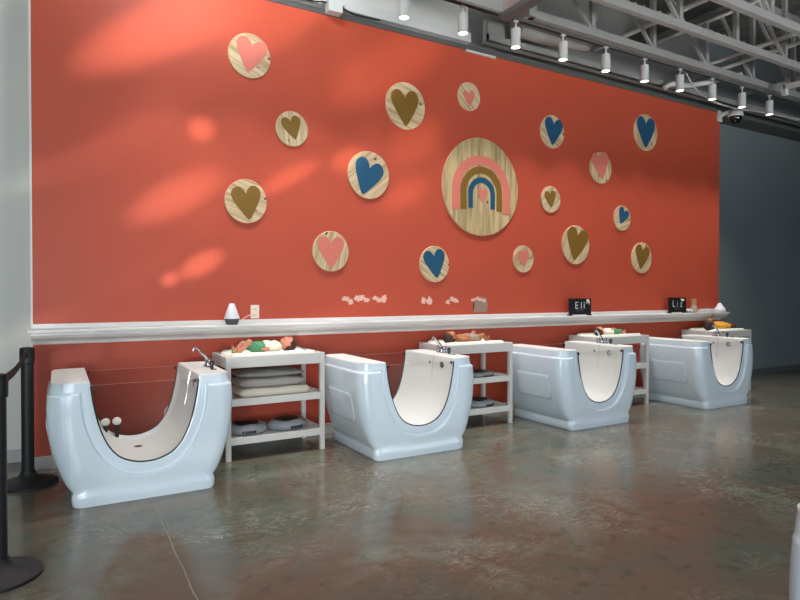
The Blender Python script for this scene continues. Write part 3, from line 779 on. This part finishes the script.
doll('baby_doll', 'brown-skinned baby doll wearing only a grey diaper on the second table', 0, (3.78, -.33, DZ), 0, 'skin_b', 'hair_b', None, 'greyc', 1.04, 1.1)
doll('baby_doll', 'baby doll in white top and green bottoms on the third table, feet right', 2, (5.985, -.33, DZ), 0, 'skin_l', 'hair_b', 'cream', 'green', 1.0, 1.0)
doll('baby_doll', 'dark-skinned baby doll in orange with one arm raised on the far right table', 1, (8.35, -.27, DZ), 0, 'skin_d', 'hair_d', 'orange', 'orange', 1.04, 1.25)
t = thing('rubber_toy', 'small yellow-green toy lying at the left end of the first changing pad', 'toy', (1.335, -.33, .868))
b = bmesh.new(); ell(b, (0, 0, .018), (.03, .022, .018)); ell(b, (.032, .0, .022), (.018, .016, .016)); obj('toy_body', voxel_b := b, M['toy'], t, smooth=60)
b = bmesh.new(); ell(b, (-.028, 0, .024), (.012, .008, .010)); obj('toy_tail', b, M['green'], t, smooth=60)

# ------------------------------------------------------------------ on the ledge
LZ = 1.115
t = thing('aroma_diffuser', 'white cone-shaped diffuser with dark grey base on the ledge at the left', 'diffuser', (1.362, -.085, LZ))
b = bmesh.new(); lathe(b, [(.042, 0), (.052, .005), (.064, .05), (.066, .054)], 32); obj('base', b, M['diffg'], t, smooth=40)
b = bmesh.new(); lathe(b, [(.066, .054), (.068, .062), (.05, .115), (.024, .188), (.018, .192), (.012, .188)], 32); obj('cone', b, M['diffw'], t, smooth=40)
t = thing('wall_outlet', 'white electrical outlet on the red wall right of the cone diffuser', 'outlet', (1.595, 0, 1.225))
obj('cover_plate', bx(-.04, .04, -.007, 0, -.063, .063, bev=.003), M['outlet'], t)
for z in (.025, -.025):
    b = bmesh.new(); box(b, -.02, .02, -.010, -.006, z-.015, z+.015, bev=.002); o = obj('socket', b, M['outlet'], t)
    b = bmesh.new(); box(b, -.010, -.006, -.011, -.009, z-.006, z+.008); box(b, .006, .010, -.011, -.009, z-.006, z+.008); obj('slots', b, M['slot'], o)
t = thing('power_cord', 'thin pale cord with a plug running from the diffuser to the outlet', 'cord', (0, 0, 0))
obj('plug', bx(1.565, 1.605, -.035, -.011, 1.188, 1.212, bev=.005), M['cord'], t)
b = bmesh.new(); tube(b, catmull([(1.57, -.03, 1.2), (1.52, -.04, 1.19), (1.47, -.04, 1.16), (1.43, -.07, 1.135)], 8), .0035, 8); obj('cable', b, M['cord'], t, smooth=60)

def text_mesh(s, size, parent, m, loc, name='lettering'):
    c = bpy.data.curves.new('txt', 'FONT'); c.body = s; c.size = size; c.extrude = .0008; c.align_x = 'CENTER'; c.space_character = 1.3; c.offset = -size*.006
    o = bpy.data.objects.new('txt', c); COL.objects.link(o)
    dg = bpy.context.evaluated_depsgraph_get(); dg.update()
    me = bpy.data.meshes.new_from_object(o.evaluated_get(dg)); bpy.data.objects.remove(o)
    me.transform(Matrix.Rotation(PI/2, 4, 'X'))
    return link(me, name, m, parent, loc)
def sign(label, x, w, h, txt, ts, charm):
    t = thing('name_board', label, 'sign', (x, -.09, LZ+.002), 0, 'black name boards on the ledge')
    obj('board', bx(-w/2, w/2, -.012, .008, .012, h, bev=.002), M['black'], t)
    for s in (-1, 1): obj('foot', bx(s*(w/2-.02)-.02, s*(w/2-.02)+.02, -.025, .03, -.002, .014, bev=.003), M['black'], t)
    xs = {'E': -.082, 'L': -.095, 'l': .0, 'i': .05 if txt == 'Eli' else -.012, 'z': .075}
    for ch in txt: text_mesh(ch, ts, t, M['chalk'], (xs[ch]+(.012 if txt == 'Eli' else 0), -.0135, h*.40), 'letter')
    b = bmesh.new()
    for k in range(7): box(b, -w*.22+k*w*.055, -w*.22+k*w*.055+w*.032, -.0135, -.0118, h*.29, h*.315+.006*(k % 2))
    obj('underline', b, mat('faint_chalk', (120, 122, 124), .8), t)
    if charm == 0:
        b = bmesh.new(); ell(b, (w*.33, -.016, h*.86), (.026, .008, .022)); ell(b, (w*.36, -.018, h*.80), (.018, .008, .018)); obj('bear_charm', b, M['outlet'], t, smooth=60)
        b = bmesh.new(); ell(b, (w*.27, -.014, h*.72), (.007, .004, .009)); ell(b, (w*.40, -.014, h*.68), (.007, .004, .012)); obj('droplet_charm', b, M['chalk'], t, smooth=60)
    else:
        b = bmesh.new(); ell(b, (w*.22, -.016, h*.87), (.028, .007, .015)); ell(b, (w*.30, -.017, h*.84), (.028, .007, .013)); ell(b, (w*.25, -.018, h*.80), (.03, .006, .012)); obj('cloud_charm', b, M['outlet'], t, smooth=60)
    return t
sign('black name board reading Eli on the ledge above the third tub', 5.72, .38, .215, 'Eli', .125, 0)
sign('black name board reading Liz on the ledge above the fourth tub', 7.645, .38, .22, 'Liz', .13, 1)
t = thing('glass_bottle', 'small glass bottle with a pale cork stopper right of the Liz board', 'bottle', (8.035, -.085, LZ))
b = bmesh.new(); lathe(b, [(.04, 0), (.046, .006), (.046, .075), (.034, .1), (.03, .12)], 24); obj('bottle_body', b, M['bottle'], t, smooth=40)
b = bmesh.new(); lathe(b, [(.034, .12), (.038, .125), (.04, .195), (.034, .2)], 24); obj('stopper', b, M['cork'], t, smooth=40)
t = thing('flower_posy', 'small white posy with green leaves between the Liz board and the bottle', 'ornament', (7.92, -.09, LZ))
b = bmesh.new()
for k in range(7): ell(b, (.04*math.cos(k*2*PI/7), .02*math.sin(k*2*PI/7), .035+.012*math.sin(k*3)), (.024, .02, .018))
obj('petals', b, M['towel'], t, smooth=60)
b = bmesh.new()
for k in range(5): ell(b, (-.05+.028*k, -.01, .012), (.022, .012, .012))
obj('leaves', b, M['greenery'], t, smooth=60)
tag(obj('wipe_box', bx(8.25, 8.47, -.12, -.03, LZ, LZ+.05, bev=.01), M['white']), 'low white box on the ledge right of the cork-stoppered bottle', 'box')
t = thing('aroma_diffuser', 'pale cone-shaped diffuser at the right end of the ledge by the dark wall', 'diffuser', (8.66, -.085, LZ))
b = bmesh.new(); lathe(b, [(.07, 0), (.085, .008), (.08, .045)], 28); obj('base', b, M['white'], t, smooth=40)
b = bmesh.new(); lathe(b, [(.079, .045), (.05, .08), (.02, .13), (.01, .135)], 28); obj('cone', b, M['diffw'], t, smooth=40)

# peeled paint marks above the ledge
def patch(label, x0, x1, z0, z1, blobs, m, seed, cat='wall mark'):
    rnd = random.Random(seed); b = bmesh.new(); cx, cz = (x0+x1)/2, (z0+z1)/2
    for k in range(blobs):
        px = x0-cx+(x1-x0)*(k+.5)/blobs+rnd.uniform(-.01, .01); pz = rnd.uniform(.25, .75)*(z1-z0)+z0-cz
        rx = (x1-x0)/blobs*rnd.uniform(.5, .85); rz = (z1-z0)*rnd.uniform(.25, .45); n = 22; V = []
        for q in range(n):
            a = 2*PI*q/n; s = rnd.uniform(.6, 1.15); V.append(b.verts.new((px+rx*s*math.cos(a), -.0012-.0002*k, pz+rz*s*math.sin(a))))
        b.faces.new(V)
    o = obj('paint_scuff', b, m, loc=(cx, 0, cz)); return tag(o, label, cat, 'pale scuff marks on the wall above the ledge')
patch('wide pale pink scuff mark on the wall, leftmost above the ledge', 2.5, 2.79, 1.28, 1.375, 5, M['scuff'], 1)
patch('ragged pale scuff mark with a drip, second from the left above the ledge', 2.82, 2.99, 1.27, 1.375, 3, M['scuff'], 2)
patch('small pale scuff mark above the ledge, right of the wide gap', 3.43, 3.54, 1.26, 1.37, 2, M['scuff'], 3)
patch('ragged pale scuff mark just left of the grey patch', 3.75, 3.9, 1.27, 1.375, 3, M['scuff'], 4)
b = bmesh.new(); pts = [(-.1, -.09), (.1, -.09), (.105, .02), (.095, .065), (.06, .085), (-.03, .09), (-.08, .075), (-.1, .04), (-.085, 0)]
prism(b, pts, -.003, -.0005); t = thing('wall_patch', 'grey rounded patch with a pale ragged top edge just above the ledge', 'wall mark', (4.22, 0, 1.27))
obj('patch_body', b, M['scuffg'], t)
b = bmesh.new()
rn = random.Random(9)
for k in range(6):
    V = [b.verts.new((-.11+.032*k+.028*rn.uniform(.6, 1.2)*math.cos(a*PI/8), -.0045-.0002*k, .07-.01*abs(k-2)+.02*rn.uniform(.5, 1.2)*math.sin(a*PI/8))) for a in range(16)]; b.faces.new(V)
obj('pale_edge', b, M['scuff'], t)

# ------------------------------------------------------------------ stanchions
def stanchion(label, loc, h):
    t = thing('belt_stanchion', label, 'stanchion', loc, 0, 'black belt stanchions at the left')
    b = bmesh.new(); lathe(b, [(.19, 0), (.195, .004), (.195, .016), (.185, .024), (.12, .04), (.07, .06), (.05, .085), (.048, .1)], 48); obj('base', b, M['blackm'], t, smooth=35)
    b = bmesh.new(); lathe(b, [(.041, .06), (.041, h-.09)], 28); obj('pole', b, M['blackm'], t, smooth=40)
    b = bmesh.new(); lathe(b, [(.043, h-.115), (.049, h-.11), (.05, h-.03), (.048, h-.02), (.05, h-.012), (.046, h), (.03, h+.004)], 28); obj('belt_cassette', b, M['black'], t, smooth=30)
    b = bmesh.new(); box(b, -.012, .012, -.056, -.045, h-.10, h-.03, bev=.003); obj('belt_clip', b, M['black'], t)
    return t
s1 = stanchion('black belt stanchion standing farther back, near the left corner of the red wall', (-.195, -.37, 0), 1.0)
s2 = dup(s1, (-.262, -1.99, 0), 'black belt stanchion in the left foreground, mostly cut off by the edge')
a, c = Vector((-.2, -.42, .955)), Vector((-.258, -1.94, .955)); b = bmesh.new(); n = 24; rows = []
for k in range(n+1):
    p = a.lerp(c, k/n); sag = -.03*math.sin(PI*k/n); rows.append([b.verts.new((p.x+dx, p.y, p.z+sag+dz)) for dx, dz in ((-.001, -.026), (.001, -.026), (.001, .026), (-.001, .026))])
for A, B in zip(rows, rows[1:]):
    for q in range(4): b.faces.new((A[q], A[(q+1) % 4], B[(q+1) % 4], B[q]))
b.faces.new(rows[0]); b.faces.new(rows[-1])
tag(obj('barrier_belt', b, M['belt']), 'dark retractable belt stretched between the two black stanchions', 'belt')

# ------------------------------------------------------------------ camera
cam = bpy.data.cameras.new('camera'); co = bpy.data.objects.new('camera', cam); COL.objects.link(co)
cam.sensor_width = 36; cam.lens = 598/800*36; cam.clip_start = .05
co.location = (0, -5.51, 1.40); co.rotation_euler = (PI/2-math.atan(7/598), 0, -math.radians(29.8))
bpy.context.scene.camera = co

# ------------------------------------------------------------------ light
def area(name, loc, target, sx, sy, power, col):
    l = bpy.data.lights.new(name, 'AREA'); l.shape = 'RECTANGLE'; l.size = sx; l.size_y = sy; l.energy = power; l.color = col
    o = bpy.data.objects.new(name, l); COL.objects.link(o); o.location = loc
    o.rotation_euler = (Vector(target)-Vector(loc)).to_track_quat('-Z', 'Y').to_euler(); return o
area('window_light', (-1.8, -8.2, 1.5), (1.2, 0, .7), 4, 2.4, 275, (.80, .92, 1))
area('fill_light_right', (6.2, -9, 1.3), (6.2, 0, .5), 6, 2, 110, (.80, .91, 1))  # added fill that lifts the right-hand tubs, no known window there
ov_ = area('overhead_fill_light', (3.2, -4.6, 5.2), (3.2, -4.4, 0), 7, 2.5, 60, (.95, .98, 1)); ov_.data.spread = math.radians(100)  # added soft fill from above to brighten the near floor
area('clerestory_light', (.9, -1.7, 5.3), (2.9, .3, 4.35), 1.6, .5, 90, (.86, .95, 1))
cf_ = area('ceiling_fill_light', (5.0, -7.5, 1.6), (6.2, -2.2, 5.6), 8, 1.0, 115, (.97, .98, 1)); cf_.data.spread = math.radians(60)  # added upward fill for the ceiling steel, not a window
# real down light of the track fixtures
for i in range(-3, 10):
    l = bpy.data.lights.new('track_lamp', 'SPOT'); l.energy = 95; l.spot_size = math.radians(75); l.spot_blend = .8; l.color = (1, .975, .95); l.shadow_soft_size = .04
    o = bpy.data.objects.new('track_lamp', l); COL.objects.link(o); o.location = (2.844+.681*i, -.62, 3.975)
# daylight bounced off car bodies / floor outside: rippled patches on the left of the wall
l = bpy.data.lights.new('rippled_daylight', 'SPOT'); l.energy = 1500; l.spot_size = math.radians(46); l.spot_blend = .9; l.color = (1, .93, .88); l.shadow_soft_size = .05
l.use_nodes = True; nt = l.node_tree; N = nt.nodes.new; L = nt.links.new
em = [n for n in nt.nodes if n.type == 'EMISSION'][0]
tc = N('ShaderNodeTexCoord'); ro_ = N('ShaderNodeMapping'); ro_.inputs['Rotation'].default_value = (0, 0, -.42); L(tc.outputs['Normal'], ro_.inputs['Vector'])
mp = N('ShaderNodeMapping'); mp.inputs['Scale'].default_value = (2.2, 7.5, 1); L(ro_.outputs[0], mp.inputs['Vector'])
n = N('ShaderNodeTexNoise'); n.inputs['Scale'].default_value = 2.4; n.inputs['Detail'].default_value = 2.5; n.inputs['Distortion'].default_value = .5; L(mp.outputs[0], n.inputs['Vector'])
r = N('ShaderNodeValToRGB'); r.color_ramp.elements[0].position = .52; r.color_ramp.elements[0].color = (.25, .25, .25, 1); r.color_ramp.elements[1].position = .74; r.color_ramp.elements[1].color = (1, 1, 1, 1)
L(n.outputs['Fac'], r.inputs['Fac']); L(r.outputs[0], em.inputs['Color'])
o = bpy.data.objects.new('rippled_daylight', l); COL.objects.link(o); o.location = (-2.5, -9, .6)
o.rotation_euler = (Vector((1.7, 0, 3.0))-o.location).to_track_quat('-Z', 'Y').to_euler()

for x, z, sz, ax, en in ((.95, 3.78, 3.6, 3.4, 4200), (1.75, 3.9, 3.0, 2.4, 1700), (1.12, 2.86, 1.7, 1.0, 3200), (.92, 2.25, 2.4, 2.6, 2200), (1.12, 1.66, 1.5, 2.0, 3000), (1.95, 2.52, 1.3, 3.4, 2400), (2.55, 2.75, 1.6, 1.6, 2600),
                        (3.35, 3.05, 2.6, 1.6, 1700), (3.0, 3.75, 3.6, 2.4, 1700), (3.25, 2.45, 1.8, 2.0, 1700), (.85, 1.52, 1.0, 1.2, 2600)):
    l = bpy.data.lights.new('daylight_glint', 'SPOT'); l.energy = en*1.35; l.spot_size = math.radians(sz); l.spot_blend = 1; l.color = (1, .93, .88); l.shadow_soft_size = .03
    o = bpy.data.objects.new('daylight_glint', l); COL.objects.link(o); o.location = (-2.5, -9, .6)
    o.rotation_mode = 'QUATERNION'; o.rotation_quaternion = (Vector((x, 0, z))-o.location).to_track_quat('-Z', 'Y') @ Matrix.Rotation(math.radians(30), 3, 'Z').to_quaternion(); o.scale = (ax, 1, 1)

w = bpy.data.worlds.new('world'); bpy.context.scene.world = w; w.use_nodes = True
w.node_tree.nodes['Background'].inputs[0].default_value = (.75, .86, 1, 1); w.node_tree.nodes['Background'].inputs[1].default_value = .3
sc = bpy.context.scene
sc.view_settings.view_transform = 'Standard'; sc.view_settings.look = 'None'; sc.view_settings.exposure = 0
